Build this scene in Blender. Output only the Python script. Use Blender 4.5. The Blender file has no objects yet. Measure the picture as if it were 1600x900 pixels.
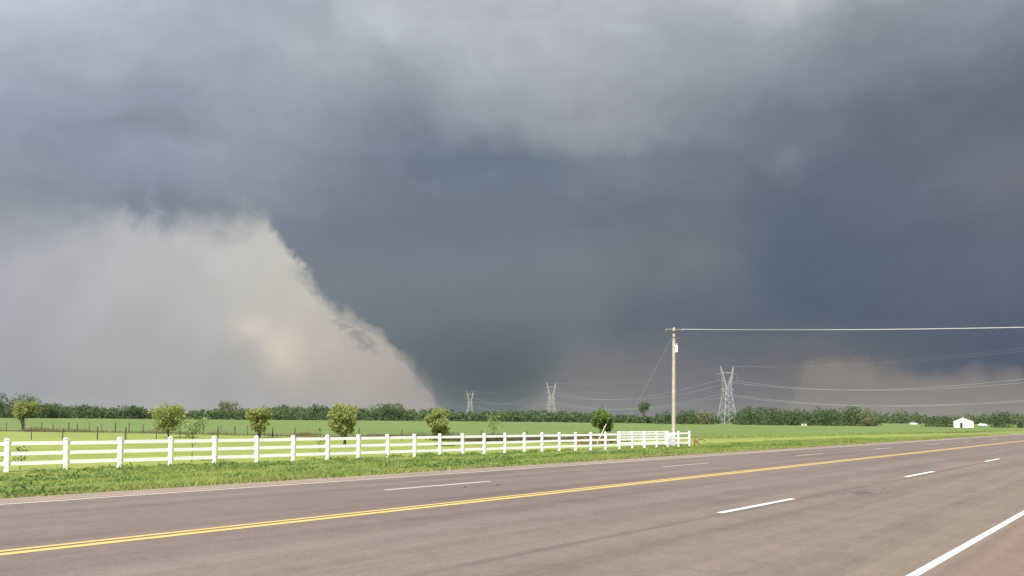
import bpy, math, random
import numpy as np
from mathutils import Vector, Matrix, noise as mn
R = math.radians
random.seed(7)
rng = np.random.default_rng(7)
scene = bpy.context.scene
col = scene.collection

# --------------------------------- camera
# pixel model of the 1600x900 photograph: the frame is cropped, so the optical axis sits low (y = 600)
F, CX, CY, PITCH, ROLL, EYE = 1400.0, 800.0, 600.0, math.atan(52 / 1400.0), 0.0095, 1.66
_fw = Vector((0, math.cos(PITCH), math.sin(PITCH)))
_up0 = Vector((0, -math.sin(PITCH), math.cos(PITCH)))
_rt0 = Vector((1, 0, 0))
_rt = _rt0 * math.cos(ROLL) + _up0 * math.sin(ROLL)
_up = -_rt0 * math.sin(ROLL) + _up0 * math.cos(ROLL)
cam_d = bpy.data.cameras.new('camera')
cam = bpy.data.objects.new('camera', cam_d)
col.objects.link(cam)
cam_d.sensor_width = 36.0
cam_d.lens = 36.0 * F / 1600.0
cam_d.shift_y = (CY - 450.0) / 1600.0
cam_d.clip_start = 0.1
cam_d.clip_end = 80000
m = Matrix((_rt, _up, -_fw)).transposed().to_4x4()
m.translation = (0, 0, EYE)
cam.matrix_world = m
scene.camera = cam

def ray(x, y):
    return _fw + _rt * ((x - CX) / F) + _up * (-(y - CY) / F)
def azel(x, y):
    d = ray(x, y).normalized()
    return math.atan2(d.x, d.y), math.asin(d.z)
def horizon_y(x):
    return 652.0 + ROLL * (x - 800.0)

# --------------------------------- exposure
vs = scene.view_settings
vs.view_transform = 'Standard'
vs.look = 'None'
vs.exposure = 1.0
vs.gamma = 1.0
vs.use_curve_mapping = False
scene.cycles.use_denoising = True
scene.cycles.max_bounces = 6
scene.cycles.transparent_max_bounces = 8
scene.cycles.volume_bounces = 1
scene.cycles.volume_max_steps = 96

# --------------------------------- node helper
class G:
    def __init__(s, nt):
        s.nt = nt
    def n(s, t, **kw):
        nd = s.nt.nodes.new(t)
        for k, v in kw.items():
            setattr(nd, k, v)
        return nd
    def put(s, sock, v):
        if isinstance(v, bpy.types.NodeSocket):
            s.nt.links.new(v, sock)
        elif v is not None:
            sock.default_value = v
    def math(s, op, a, b=None, c=None, clamp=False):
        nd = s.n('ShaderNodeMath', operation=op, use_clamp=clamp)
        for i, v in enumerate((a, b, c)):
            if v is not None:
                s.put(nd.inputs[i], v)
        return nd.outputs[0]
    def vmath(s, op, a, b=None):
        nd = s.n('ShaderNodeVectorMath', operation=op)
        s.put(nd.inputs[0], a)
        if b is not None:
            s.put(nd.inputs[1], b)
        return nd.outputs[0]
    def mapr(s, v, a, b, c=0.0, d=1.0, smooth=False):
        nd = s.n('ShaderNodeMapRange')
        nd.interpolation_type = 'SMOOTHSTEP' if smooth else 'LINEAR'
        s.put(nd.inputs[0], v)
        for i, q in enumerate((a, b, c, d)):
            s.put(nd.inputs[i + 1], q)
        return nd.outputs[0]
    def noise(s, vec, scale, detail=4, rough=.5, dist=0.0, out=0):
        nd = s.n('ShaderNodeTexNoise')
        s.put(nd.inputs['Vector'], vec)
        nd.inputs['Scale'].default_value = scale
        nd.inputs['Detail'].default_value = detail
        nd.inputs['Roughness'].default_value = rough
        nd.inputs['Distortion'].default_value = dist
        return nd.outputs[out]
    def ramp(s, v, stops, interp='LINEAR'):
        nd = s.n('ShaderNodeValToRGB')
        cr = nd.color_ramp
        cr.interpolation = interp
        while len(cr.elements) < len(stops):
            cr.elements.new(0.5)
        for e, (p, c) in zip(cr.elements, stops):
            e.position = p
            e.color = (*c, 1) if len(c) == 3 else c
        s.put(nd.inputs[0], v)
        return nd.outputs[0]
    def mix(s, f, a, b, blend='MIX'):
        nd = s.n('ShaderNodeMix', data_type='RGBA', blend_type=blend)
        s.put(nd.inputs[0], f)
        for i, v in ((6, a), (7, b)):
            if isinstance(v, tuple) and len(v) == 3:
                v = (*v, 1)
            s.put(nd.inputs[i], v)
        return nd.outputs[2]

def lin(c):
    return tuple((v / 12.92 if v <= .04045 else ((v + .055) / 1.055) ** 2.4) for v in (q / 255.0 for q in c))

# --------------------------------- world: storm sky ahead, clear sky behind
SUN_AZ, SUN_EL = R(-165), R(47)          # sun high behind the camera, a little to its left
world = bpy.data.worlds.new('World')
scene.world = world
world.use_nodes = True
wt = world.node_tree
wt.nodes.clear()
g = G(wt)
gen = g.n('ShaderNodeTexCoord').outputs['Generated']
AZ0, AZ1 = -0.62, 0.62                    # azimuth span held by the colour ramps
def azf(x, y):
    return min(1, max(0, (azel(x, y)[0] - AZ0) / (AZ1 - AZ0)))
SKYK = 0.5                                # the picture is exposed one stop up
def row(y, cols):
    st = []
    for x, c in cols:
        st.append((azf(x, y), tuple(v * SKYK for v in lin(c))))
    return st
DECK = [
 (-60, [(-100,(210,219,228)),(120,(194,201,213)),(400,(190,196,208)),(600,(204,208,217)),(800,(206,209,214)),(1100,(202,205,209)),(1400,(198,201,204)),(1700,(192,195,198))]),
 (0, [(-100,(222,231,237)),(20,(216,226,233)),(140,(184,192,205)),(400,(177,184,197)),(500,(178,185,197)),(560,(184,188,198)),(700,(188,191,199)),(900,(184,188,195)),(1150,(188,191,197)),(1400,(196,199,201)),(1700,(196,198,199))]),
 (42, [(-100,(204,213,222)),(60,(190,198,210)),(300,(174,182,195)),(470,(164,173,186)),(535,(186,191,200)),(700,(184,189,197)),(900,(182,187,194)),(1100,(172,178,187)),(1300,(157,163,174)),(1450,(148,154,166)),(1700,(145,151,162))]),
 (100, [(-100,(192,201,212)),(100,(184,193,206)),(280,(176,184,197)),(420,(170,178,191)),(520,(174,180,190)),(650,(170,176,184)),(800,(171,176,183)),(950,(168,173,180)),(1100,(158,165,176)),(1250,(144,152,165)),(1400,(132,140,154)),(1700,(127,134,148))]),
 (190, [(-100,(168,176,191)),(100,(158,168,183)),(300,(142,154,171)),(400,(158,166,178)),(520,(142,152,165)),(640,(124,136,151)),(760,(144,152,163)),(900,(153,158,164)),(1020,(150,155,162)),(1100,(122,131,145)),(1250,(114,122,137)),(1420,(106,115,131)),(1700,(103,111,127))]),
 (250, [(-100,(150,159,176)),(100,(140,150,168)),(300,(143,152,167)),(420,(143,151,163)),(560,(122,133,148)),(700,(104,119,136)),(860,(109,122,137)),(960,(120,130,142)),(1060,(108,119,134)),(1200,(106,115,130)),(1240,(116,122,134)),(1290,(104,113,129)),(1420,(103,111,128)),(1700,(106,112,128))]),
 (325, [(-100,(152,158,172)),(60,(143,151,166)),(200,(134,145,161)),(330,(130,140,156)),(430,(138,146,158)),(560,(112,124,138)),(700,(110,122,136)),(860,(106,118,132)),(1000,(107,117,130)),(1100,(108,116,129)),(1190,(94,107,123)),(1300,(91,104,121)),(1450,(100,109,126)),(1560,(112,115,128)),(1700,(112,115,128))]),
 (420, [(-100,(130,140,156)),(420,(118,128,141)),(560,(108,119,132)),(800,(106,117,130)),(900,(110,118,130)),(1020,(113,119,130)),(1140,(110,117,129)),(1200,(86,101,118)),(1320,(84,99,117)),(1500,(93,104,121)),(1700,(97,106,122))]),
 (510, [(-100,(118,128,141)),(560,(102,113,125)),(800,(97,108,120)),(1000,(95,106,119)),(1150,(90,102,117)),(1250,(83,97,114)),(1400,(83,96,114)),(1550,(88,98,115)),(1700,(90,99,116))]),
 (580, [(-100,(112,120,132)),(690,(98,107,118)),(800,(99,107,117)),(870,(111,114,119)),(960,(122,120,121)),(1060,(108,110,116)),(1160,(102,106,115)),(1240,(112,110,114)),(1340,(100,102,111)),(1450,(87,95,110)),(1600,(76,87,107)),(1700,(75,86,106))]),
 (635, [(-100,(112,118,128)),(690,(104,111,121)),(780,(110,115,123)),(850,(124,123,125)),(950,(122,121,124)),(1080,(114,115,121)),(1250,(118,115,118)),(1450,(112,112,118)),(1700,(106,108,116))]),
]
GAP = [
 (345, [(-100,(162,166,176)),(0,(168,172,180)),(120,(175,178,184)),(250,(184,186,188)),(400,(198,198,194)),(700,(200,199,193)),(1230,(126,119,117)),(1290,(137,129,125)),(1700,(131,125,123))]),
 (440, [(-100,(167,171,180)),(60,(176,178,183)),(220,(181,183,185)),(340,(189,189,186)),(440,(198,195,188)),(700,(198,191,181)),(1230,(126,119,117)),(1290,(137,129,125)),(1700,(131,125,123))]),
 (530, [(-100,(163,166,175)),(80,(171,173,178)),(200,(175,176,178)),(300,(175,175,175)),(380,(185,182,177)),(450,(194,188,179)),(500,(188,181,173)),(560,(179,172,165)),(700,(173,165,159)),(1230,(126,119,117)),(1290,(137,129,125)),(1700,(131,125,123))]),
 (580, [(-100,(158,161,168)),(80,(166,168,172)),(190,(173,173,173)),(300,(167,168,169)),(400,(177,174,170)),(460,(182,176,169)),(540,(177,169,163)),(640,(171,163,158)),(700,(165,158,155)),(1230,(126,119,117)),(1290,(137,129,125)),(1700,(131,125,123))]),
 (635, [(-100,(149,152,159)),(60,(157,159,164)),(200,(165,164,165)),(330,(159,159,161)),(480,(167,161,158)),(600,(165,156,152)),(700,(161,153,150)),(1230,(126,119,117)),(1290,(137,129,125)),(1700,(131,125,123))]),
]
EDGE = [(-100,332),(0,340),(60,352),(150,338),(195,329),(222,352),(240,338),(256,352),(278,338),(335,353),(378,342),(408,337),(421,343),(424,362),(448,388),(461,408),(468,436),(492,462),(545,502),(614,546),(652,592),(690,646),(712,760),(1190,760),(1240,600),(1270,566),(1310,562),(1350,568),(1365,582),(1440,586),(1700,598)]

# gentle domain warp, so nothing follows the control grid
w1 = g.vmath('SUBTRACT', g.noise(gen, 3.4, 5, .55, out=1), (.5, .5, .5))
w2 = g.vmath('SUBTRACT', g.noise(gen, 15, 5, .6, out=1), (.5, .5, .5))
def scl(v, k):
    nd = g.n('ShaderNodeVectorMath', operation='SCALE')
    g.put(nd.inputs[0], v)
    nd.inputs[3].default_value = k
    return nd.outputs[0]
dirw = g.vmath('ADD', g.vmath('ADD', gen, scl(w1, .075)), scl(w2, .045))
def az_el(v):
    nd = g.n('ShaderNodeSeparateXYZ')
    g.put(nd.inputs[0], g.vmath('NORMALIZE', v))
    x, y, z = nd.outputs
    return g.math('ARCTAN2', x, y), g.math('ARCSINE', z), y, z
azw, elw, _, _ = az_el(dirw)
az, el, yy, zz = az_el(gen)
fw = g.mapr(azw, AZ0, AZ1)
def rows(rs, fac, e):
    c = None
    last = None
    for y, cols in rs:                      # top to bottom
        rc = g.ramp(fac, row(y, cols), 'B_SPLINE')
        ey = azel(800, y)[1]
        if c is None:
            c = rc
        else:
            c = g.mix(g.mapr(e, last, ey), c, rc)
        last = ey
    return c
deck = rows(DECK, fw, elw)
# billows in the cloud deck, stretched along the horizon
sv = g.n('ShaderNodeMapping')
g.put(sv.inputs[0], dirw)
sv.inputs['Scale'].default_value = (1, 1, 2.0)
b1 = g.noise(sv.outputs[0], 4.2, 7, .55, .6)
b2 = g.noise(sv.outputs[0], 11, 8, .6, .5)
bill = g.math('ADD', g.mapr(b1, .25, .75, -.11, .11), g.mapr(b2, .25, .75, -.10, .10))
up = g.mapr(el, azel(800, 520)[1], azel(800, 250)[1], .35, 1.0)
deckb = g.mix(1.0, deck, g.mapr(g.math('MULTIPLY', bill, up), -1, 1, 0, 2), 'MULTIPLY')
# rain curtain: fine slanting streaks in the bright gap
dirg = g.vmath('ADD', gen, scl(w1, .03))
azg, elg, _, _ = az_el(dirg)
gap = rows(GAP, g.mapr(azg, AZ0, AZ1), elg)
cb = g.n('ShaderNodeCombineXYZ')
g.put(cb.inputs[0], g.math('SUBTRACT', azg, g.math('MULTIPLY', elg, .42)))
g.put(cb.inputs[1], g.math('MULTIPLY', elg, .35))
st = g.noise(cb.outputs[0], 13, 4, .5)
puff = g.noise(dirg, 9, 6, .55, .3)
gap = g.mix(1.0, gap, g.mapr(g.math('ADD', g.mapr(st, .25, .75, -.07, .07), g.mapr(puff, .25, .75, -.05, .05)), -1, 1, 0, 2), 'MULTIPLY')
# cream patches of lit rain beside the funnel
def patch(x, y, sx, sy, k):
    a0, e0 = azel(x, y)
    da = g.math('DIVIDE', g.math('SUBTRACT', azp, a0), sx / F)
    de = g.math('DIVIDE', g.math('SUBTRACT', elp, e0), sy / F)
    r2 = g.math('ADD', g.math('MULTIPLY', da, da), g.math('MULTIPLY', de, de))
    return g.math('MULTIPLY', g.math('POWER', 2.718, g.math('MULTIPLY', r2, -1.0)), k)
azp, elp, _, _ = az_el(g.vmath('ADD', gen, g.vmath('ADD', scl(w1, .03), scl(w2, .05))))
# a few cloud knots that stand out of the deck
knots = g.math('ADD', patch(292, 196, 42, 20, -.13), patch(215, 190, 30, 16, -.07))
for kx, ky, ksx, ksy, kk in ((345, 140, 50, 22, .07), (1235, 250, 30, 14, .12), (495, 30, 20, 40, -.07), (560, 45, 45, 40, .06), (330, 325, 70, 18, -.09), (245, 316, 8, 24, .12), (70, 300, 60, 20, -.04), (1000, 215, 90, 25, .05), (840, 240, 90, 20, -.05)):
    knots = g.math('ADD', knots, patch(kx, ky, ksx, ksy, kk))
deckb = g.mix(1.0, deckb, g.math('ADD', knots, 1.0), 'MULTIPLY')
glow = g.math('ADD', patch(404, 512, 32, 20, .10), patch(452, 558, 26, 34, .13))
glow = g.math('ADD', glow, patch(510, 535, 60, 40, .035))
gap = g.mix(1.0, gap, g.mix(glow, (0, 0, 0), (.62, .46, .27)), 'ADD')
# ragged lower edge of the deck
EL0, EL1 = -.15, .35
est = [(azf(x, y), ((azel(x, y)[1] - EL0) / (EL1 - EL0),) * 3) for x, y in EDGE]
azr = g.math('ADD', az, g.mapr(g.noise(gen, 30, 8, .6), .25, .75, -.012, .012))
edge = g.mapr(g.ramp(g.mapr(azr, AZ0, AZ1), est, 'LINEAR'), 0, 1, EL0, EL1)
rag = g.noise(gen, 24, 8, .62)
rag2 = g.noise(gen, 7, 3, .5)
edge = g.math('ADD', edge, g.math('ADD', g.mapr(rag, .25, .75, -.013, .013), g.mapr(rag2, .3, .7, -.010, .010)))
soft = g.mapr(g.noise(gen, 5.5, 2, .5), .35, .65, .004, .030)
soft = g.math('MULTIPLY', soft, g.mapr(az, azel(60, 350)[0], azel(330, 350)[0], 1.7, 1.0))
crisp = g.math('MULTIPLY', g.mapr(az, azel(330, 400)[0], azel(400, 400)[0]), g.mapr(az, azel(500, 450)[0], azel(620, 550)[0], 1, 0))
soft = g.math('MULTIPLY', soft, g.mapr(crisp, 0, 1, 1.2, .95))
soft = g.math('MULTIPLY', soft, g.mapr(az, azel(1200, 600)[0], azel(1260, 600)[0], 1, .5))
gm = g.mapr(g.math('DIVIDE', g.math('SUBTRACT', edge, el), soft), -1, 1, smooth=True)
cloud = g.mix(gm, deckb, gap)
sky = g.n('ShaderNodeTexSky', sky_type='NISHITA')
sky.sun_disc = False
sky.sun_elevation = SUN_EL
sky.sun_rotation = SUN_AZ % (2 * math.pi)
sky.air_density = 1.0
sky.dust_density = 1.5
bg1 = g.n('ShaderNodeBackground')
g.put(bg1.inputs[0], sky.outputs[0])
bg1.inputs[1].default_value = .07
bg2 = g.n('ShaderNodeBackground')
g.put(bg2.inputs[0], cloud)
bg2.inputs[1].default_value = 1.0
mx = g.n('ShaderNodeMixShader')
g.put(mx.inputs[0], g.mapr(g.math('ADD', yy, g.mapr(rag2, .3, .7, -.15, .15)), -.55, .1, smooth=True))
wt.links.new(bg1.outputs[0], mx.inputs[1])
wt.links.new(bg2.outputs[0], mx.inputs[2])
wo = g.n('ShaderNodeOutputWorld')
wt.links.new(mx.outputs[0], wo.inputs[0])

# --------------------------------- sun
sl = bpy.data.lights.new('sun', 'SUN')
sl.energy = 4.0
sl.angle = R(.6)
sl.color = (1, .95, .86)
sun = bpy.data.objects.new('sun', sl)
col.objects.link(sun)
sd = Vector((math.sin(SUN_AZ) * math.cos(SUN_EL), math.cos(SUN_AZ) * math.cos(SUN_EL), math.sin(SUN_EL)))
sun.rotation_euler = sd.to_track_quat('Z', 'Y').to_euler()
sun.location = (0, 0, 60)

# --------------------------------- ground geometry helpers
TH = R(36.73)                             # the road runs this far to the right of the view
U = Vector((math.sin(TH), math.cos(TH), 0))
V = Vector((math.cos(TH), -math.sin(TH), 0))
def rd(v, u, z=0.0):
    return V * v + U * u + Vector((0, 0, z))
PLAIN = -0.95
V_L, V_R = -17.06, -2.39                  # white edge lines
V_DL, V_Y, V_DR = -13.47, -9.87, -6.17
CROWN = .20
def road_z(v):
    if v > V_Y:
        return CROWN * max(-.2, 1 - (v - V_Y) / (V_R - V_Y))
    return CROWN * max(-.2, 1 - (V_Y - v) / (V_Y - V_L))
def ground_z(v):
    e = -18.7
    if v < e:
        t = min(1, (e - v) / 17.0)
        return -.05 + (PLAIN + .05) * t
    if v > 1.6:
        return -.03 + (PLAIN + .03) * min(1, (v - 1.6) / 14.0)
    return -.25
def px(x, y, z=PLAIN):
    d = ray(x, y)
    t = (z - EYE) / d.z
    return Vector((d.x * t, d.y * t, z))
def px_depth(x, depth, z=PLAIN):
    """ground point under image column x at a given depth along the view"""
    d = ray(x, horizon_y(x))
    return Vector((d.x / d.y * depth, depth, z))
def height_for(pt, y_top):
    """height above pt that reaches image row y_top (near its column)"""
    x = CX + F * pt.x / pt.y
    d = ray(x, y_top)
    return EYE + d.z / d.y * pt.y - pt.z

def tag(o, label=None, cat=None, group=None, kind=None):
    if label: o['label'] = label
    if cat: o['category'] = cat
    if group: o['group'] = group
    if kind: o['kind'] = kind
    return o
def empty(name, loc=(0, 0, 0), rz=0.0):
    o = bpy.data.objects.new(name, None)
    o.empty_display_size = .2
    col.objects.link(o)
    o.location = loc
    o.rotation_euler = (0, 0, rz)
    return o
def link(name, me, parent=None, loc=None, rz=None):
    o = bpy.data.objects.new(name, me)
    col.objects.link(o)
    if parent: o.parent = parent
    if loc is not None: o.location = loc
    if rz is not None: o.rotation_euler = (0, 0, rz)
    return o
def copy_tree(o, parent=None):
    c = o.copy()
    col.objects.link(c)
    c.parent = parent
    for ch in list(o.children):
        copy_tree(ch, c)
    return c

class MB:
    def __init__(s):
        s.v, s.f = [], []
    def add(s, vs_, fs):
        b = len(s.v)
        s.v += [tuple(q) for q in vs_]
        s.f += [tuple(i + b for i in f) for f in fs]
        return s
    def box(s, c, size, rot=None):
        hx, hy, hz = (q / 2 for q in size)
        P = [Vector((sx * hx, sy * hy, sz * hz)) for sz in (-1, 1) for sy in (-1, 1) for sx in (-1, 1)]
        if rot is not None:
            P = [rot @ p for p in P]
        c = Vector(c)
        return s.add([p + c for p in P], [(0, 2, 3, 1), (4, 5, 7, 6), (0, 1, 5, 4), (2, 6, 7, 3), (0, 4, 6, 2), (1, 3, 7, 5)])
    def bar(s, a, b, w, d=None):
        """square bar from a to b"""
        a, b = Vector(a), Vector(b)
        q = (b - a).to_track_quat('Z', 'Y').to_matrix()
        return s.box((a + b) / 2, (w, d or w, (b - a).length), q)
    def tube(s, pts, rad, n=8, cap=True):
        pts = [Vector(p) for p in pts]
        if not hasattr(rad, '__len__'):
            rad = [rad] * len(pts)
        base = len(s.v)
        for i, p in enumerate(pts):
            t = (pts[min(i + 1, len(pts) - 1)] - pts[max(i - 1, 0)])
            q = t.to_track_quat('Z', 'Y').to_matrix()
            for k in range(n):
                a = 2 * math.pi * k / n
                s.v.append(tuple(p + q @ Vector((math.cos(a) * rad[i], math.sin(a) * rad[i], 0))))
        for i in range(len(pts) - 1):
            for k in range(n):
                k2 = (k + 1) % n
                s.f.append((base + i * n + k, base + i * n + k2, base + (i + 1) * n + k2, base + (i + 1) * n + k))
        if cap:
            s.f.append(tuple(base + k for k in reversed(range(n))))
            s.f.append(tuple(base + (len(pts) - 1) * n + k for k in range(n)))
        return s
    def mesh(s, name, mat, smooth=False):
        me = bpy.data.meshes.new(name)
        me.from_pydata(s.v, [], s.f)
        me.materials.append(mat)
        if smooth:
            me.polygons.foreach_set('use_smooth', [True] * len(me.polygons))
        me.update()
        return me
    def build(s, name, mat, parent=None, loc=None, rz=None, smooth=False):
        return link(name, s.mesh(name, mat, smooth), parent, loc, rz)

def np_mesh(name, verts, faces, mat):
    """verts (n,3), faces (m,k) of one size"""
    me = bpy.data.meshes.new(name)
    verts = np.asarray(verts, dtype=np.float32)
    faces = np.asarray(faces, dtype=np.int32)
    k = faces.shape[1]
    me.vertices.add(len(verts))
    me.vertices.foreach_set('co', verts.ravel())
    me.loops.add(faces.size)
    me.loops.foreach_set('vertex_index', faces.ravel())
    me.polygons.add(len(faces))
    me.polygons.foreach_set('loop_start', np.arange(0, faces.size, k, dtype=np.int32))
    me.materials.append(mat)
    me.update(calc_edges=True)
    me.validate()
    return me

# --------------------------------- materials
def pmat(name, colr, rough=.8, var=0.0, vscale=3.0, bump=0.0, bscale=20.0, metal=0.0, spec=.3, coord='Object'):
    mt = bpy.data.materials.new(name)
    mt.use_nodes = True
    q = G(mt.node_tree)
    b = mt.node_tree.nodes['Principled BSDF']
    tc = q.n('ShaderNodeTexCoord').outputs[coord]
    c = (*colr, 1)
    if var:
        nz = q.noise(tc, vscale, 6, .6)
        c = q.mix(q.mapr(nz, .3, .7), tuple(v * (1 - var) for v in colr), tuple(min(1, v * (1 + var)) for v in colr))
    q.put(b.inputs['Base Color'], c)
    b.inputs['Roughness'].default_value = rough
    b.inputs['Metallic'].default_value = metal
    b.inputs['Specular IOR Level'].default_value = spec
    if bump:
        bp = q.n('ShaderNodeBump')
        bp.inputs['Strength'].default_value = bump
        bp.inputs['Distance'].default_value = .02
        q.put(bp.inputs['Height'], q.noise(tc, bscale, 5, .6))
        q.put(b.inputs['Normal'], bp.outputs[0])
    return mt

def leaf_mat(name, c1, c2, trans=.35, nscale=.6):
    mt = bpy.data.materials.new(name)
    mt.use_nodes = True
    nt = mt.node_tree
    nt.nodes.clear()
    q = G(nt)
    geo = q.n('ShaderNodeNewGeometry')
    tc = q.n('ShaderNodeTexCoord').outputs['Object']
    f = q.math('ADD', q.math('MULTIPLY', geo.outputs['Random Per Island'], .6), q.mapr(q.noise(tc, nscale, 3, .5), .3, .7, 0, .5), clamp=True)
    c = q.mix(f, c1, c2)
    d = q.n('ShaderNodeBsdfDiffuse')
    q.put(d.inputs[0], c)
    t = q.n('ShaderNodeBsdfTranslucent')
    q.put(t.inputs[0], c)
    mxx = q.n('ShaderNodeMixShader')
    mxx.inputs[0].default_value = trans
    nt.links.new(d.outputs[0], mxx.inputs[1])
    nt.links.new(t.outputs[0], mxx.inputs[2])
    o = q.n('ShaderNodeOutputMaterial')
    nt.links.new(mxx.outputs[0], o.inputs[0])
    return mt

def ground_mat(name, cols, scales, bump=.6, bscale=6.0):
    """patchy ground: three colours mixed by two noises, fine speckle on top"""
    mt = bpy.data.materials.new(name)
    mt.use_nodes = True
    q = G(mt.node_tree)
    b = mt.node_tree.nodes['Principled BSDF']
    tc = q.n('ShaderNodeTexCoord').outputs['Object']
    n1 = q.mapr(q.noise(tc, scales[0], 5, .6), .35, .65)
    n2 = q.mapr(q.noise(tc, scales[1], 5, .65), .42, .7)
    n3 = q.noise(tc, scales[2], 4, .7)
    c = q.mix(n1, cols[0], cols[1])
    c = q.mix(q.math('MULTIPLY', n2, .7), c, cols[2])
    c = q.mix(1.0, c, q.mapr(n3, .25, .75, .72, 1.28), 'MULTIPLY')
    q.put(b.inputs['Base Color'], c)
    b.inputs['Roughness'].default_value = 1.0
    b.inputs['Specular IOR Level'].default_value = .05
    bp = q.n('ShaderNodeBump')
    bp.inputs['Strength'].default_value = bump
    bp.inputs['Distance'].default_value = .08
    q.put(bp.inputs['Height'], q.noise(tc, bscale, 5, .65))
    q.put(b.inputs['Normal'], bp.outputs[0])
    return mt

def asphalt_mat():
    mt = bpy.data.materials.new('asphalt')
    mt.use_nodes = True
    q = G(mt.node_tree)
    b = mt.node_tree.nodes['Principled BSDF']
    tc = q.n('ShaderNodeTexCoord').outputs['Object']        # x across the road, y along it
    sx = q.n('ShaderNodeSeparateXYZ')
    q.put(sx.inputs[0], tc)
    X, Y = sx.outputs[0], sx.outputs[1]
    lw = q.n('ShaderNodeMapping')
    q.put(lw.inputs[0], tc)
    lw.inputs['Scale'].default_value = (1.0, .03, 1)
    wob = q.math('MULTIPLY', q.math('SUBTRACT', q.noise(lw.outputs[0], .8, 3), .5), .5)
    Xw = q.math('ADD', X, wob)
    # wheel tracks: two paler polished bands in each lane, darker oil strip between
    ph = q.math('MULTIPLY', q.math('SUBTRACT', Xw, V_R), 2 * math.pi / 1.84)
    tracks = q.math('COSINE', ph)
    longs = q.noise(lw.outputs[0], 2.2, 6, .65)
    fine = q.noise(tc, 24, 5, .8)
    mid = q.noise(tc, 1.1, 6, .65)
    big = q.noise(tc, .11, 3, .5)
    v = q.math('ADD', q.math('MULTIPLY', tracks, .055), q.mapr(longs, .25, .75, -.18, .18))
    v = q.math('ADD', v, q.mapr(fine, .2, .8, -.30, .30))
    v = q.math('ADD', v, q.mapr(mid, .25, .75, -.11, .11))
    v = q.math('ADD', v, q.mapr(q.noise(tc, 7, 4, .7), .25, .75, -.10, .10))
    v = q.math('ADD', v, q.mapr(big, .3, .7, -.07, .07))
    base = q.mix(q.mapr(X, -9.0, -3.0), (.147, .117, .104), (.162, .131, .108))
    # shoulder beyond the right edge line is redder
    base = q.mix(q.mapr(X, V_R + .1, V_R + .5), base, (.172, .126, .104))
    base = q.mix(q.mapr(X, V_L - .1, V_L - .5), base, (.245, .192, .158))
    c = q.mix(1.0, base, q.mapr(v, -1, 1, 0, 2), 'MULTIPLY')
    # dark paving joint beside the right lane dashes, one fainter beside the left ones
    def joint(x0, w, dep):
        d = q.math('ABSOLUTE', q.math('SUBTRACT', q.math('ADD', X, q.math('MULTIPLY', wob, .25)), x0))
        brk = q.mapr(q.noise(lw.outputs[0], 7, 5, .7), .35, .6)
        return q.math('MULTIPLY', q.mapr(d, w * .3, w, dep, 0), brk)
    j = q.math('ADD', joint(V_DR + .12, .13, .38), joint(V_DL - .35, .12, .3))
    j = q.math('ADD', j, joint(V_R + .28, .10, .30))
    # oil and tar blots in the right lane
    bl = q.n('ShaderNodeMapping')
    q.put(bl.inputs[0], tc)
    bl.inputs['Scale'].default_value = (1.5, .5, 1)
    blot = q.mapr(q.noise(bl.outputs[0], .75, 6, .7), .63, .72, 0, .35)
    sm = px(1338, 766, .12)
    du_ = q.math('DIVIDE', q.math('SUBTRACT', Y, sm.dot(U)), 1.5)
    dv_ = q.math('DIVIDE', q.math('SUBTRACT', X, sm.dot(V) + .15), .42)
    rr_ = q.math('SQRT', q.math('ADD', q.math('MULTIPLY', du_, du_), q.math('MULTIPLY', dv_, dv_)))
    tar = q.mapr(q.math('SUBTRACT', q.noise(bl.outputs[0], 3.2, 5, .7), q.math('MULTIPLY', rr_, .22)), .34, .46, 0, .5)
    j = q.math('ADD', q.math('ADD', j, blot), tar, clamp=True)
    c = q.mix(j, c, (.05, .043, .04))
    q.put(b.inputs['Base Color'], c)
    b.inputs['Roughness'].default_value = .85
    b.inputs['Specular IOR Level'].default_value = .25
    bp = q.n('ShaderNodeBump')
    bp.inputs['Strength'].default_value = .35
    bp.inputs['Distance'].default_value = .01
    q.put(bp.inputs['Height'], fine)
    q.put(b.inputs['Normal'], bp.outputs[0])
    return mt

def paint_mat(name, c, worn):
    mt = bpy.data.materials.new(name)
    mt.use_nodes = True
    q = G(mt.node_tree)
    b = mt.node_tree.nodes['Principled BSDF']
    tc = q.n('ShaderNodeTexCoord').outputs['Object']
    nz = q.noise(tc, 9, 7, .75)
    n2 = q.noise(tc, .6, 3, .5)
    f = q.mapr(q.math('ADD', nz, q.mapr(n2, .3, .7, -.06, .06)), .56, .72, 0, worn)
    q.put(b.inputs['Base Color'], q.mix(f, c, (.17, .14, .12)))
    b.inputs['Roughness'].default_value = .7
    return mt

M = {}
M['asphalt'] = asphalt_mat()
M['white_paint'] = paint_mat('white_road_paint', (.62, .60, .57), .75)
M['edge_paint'] = paint_mat('worn_edge_paint', (.54, .48, .43), .8)
M['yellow_paint'] = paint_mat('yellow_road_paint', (.55, .395, .125), .7)
M['verge'] = ground_mat('verge_soil_and_grass', ((.14, .20, .052), (.185, .235, .068), (.23, .205, .10)), (.35, .9, 9))
M['pasture'] = ground_mat('pasture_grass', ((.205, .25, .068), (.255, .28, .085), (.145, .195, .055)), (.12, .45, 3.0))
M['crop'] = ground_mat('green_wheat', ((.116, .176, .058), (.142, .196, .066), (.124, .160, .066)), (.02, .07, 1.2), bump=1.0, bscale=4.0)
M['far'] = ground_mat('far_plain', ((.10, .17, .06), (.12, .18, .065), (.09, .14, .05)), (.004, .02, .4))
M['vinyl'] = pmat('white_vinyl', (.84, .84, .82), .35, .03, 2.0, spec=.5)
M['wood_pole'] = pmat('weathered_pole_wood', (.37, .315, .27), .85, .22, 3.0, .5, 30)
M['hive'] = pmat('weathered_white_box', (.50, .52, .42), .8, .1, 3.0)
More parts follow.
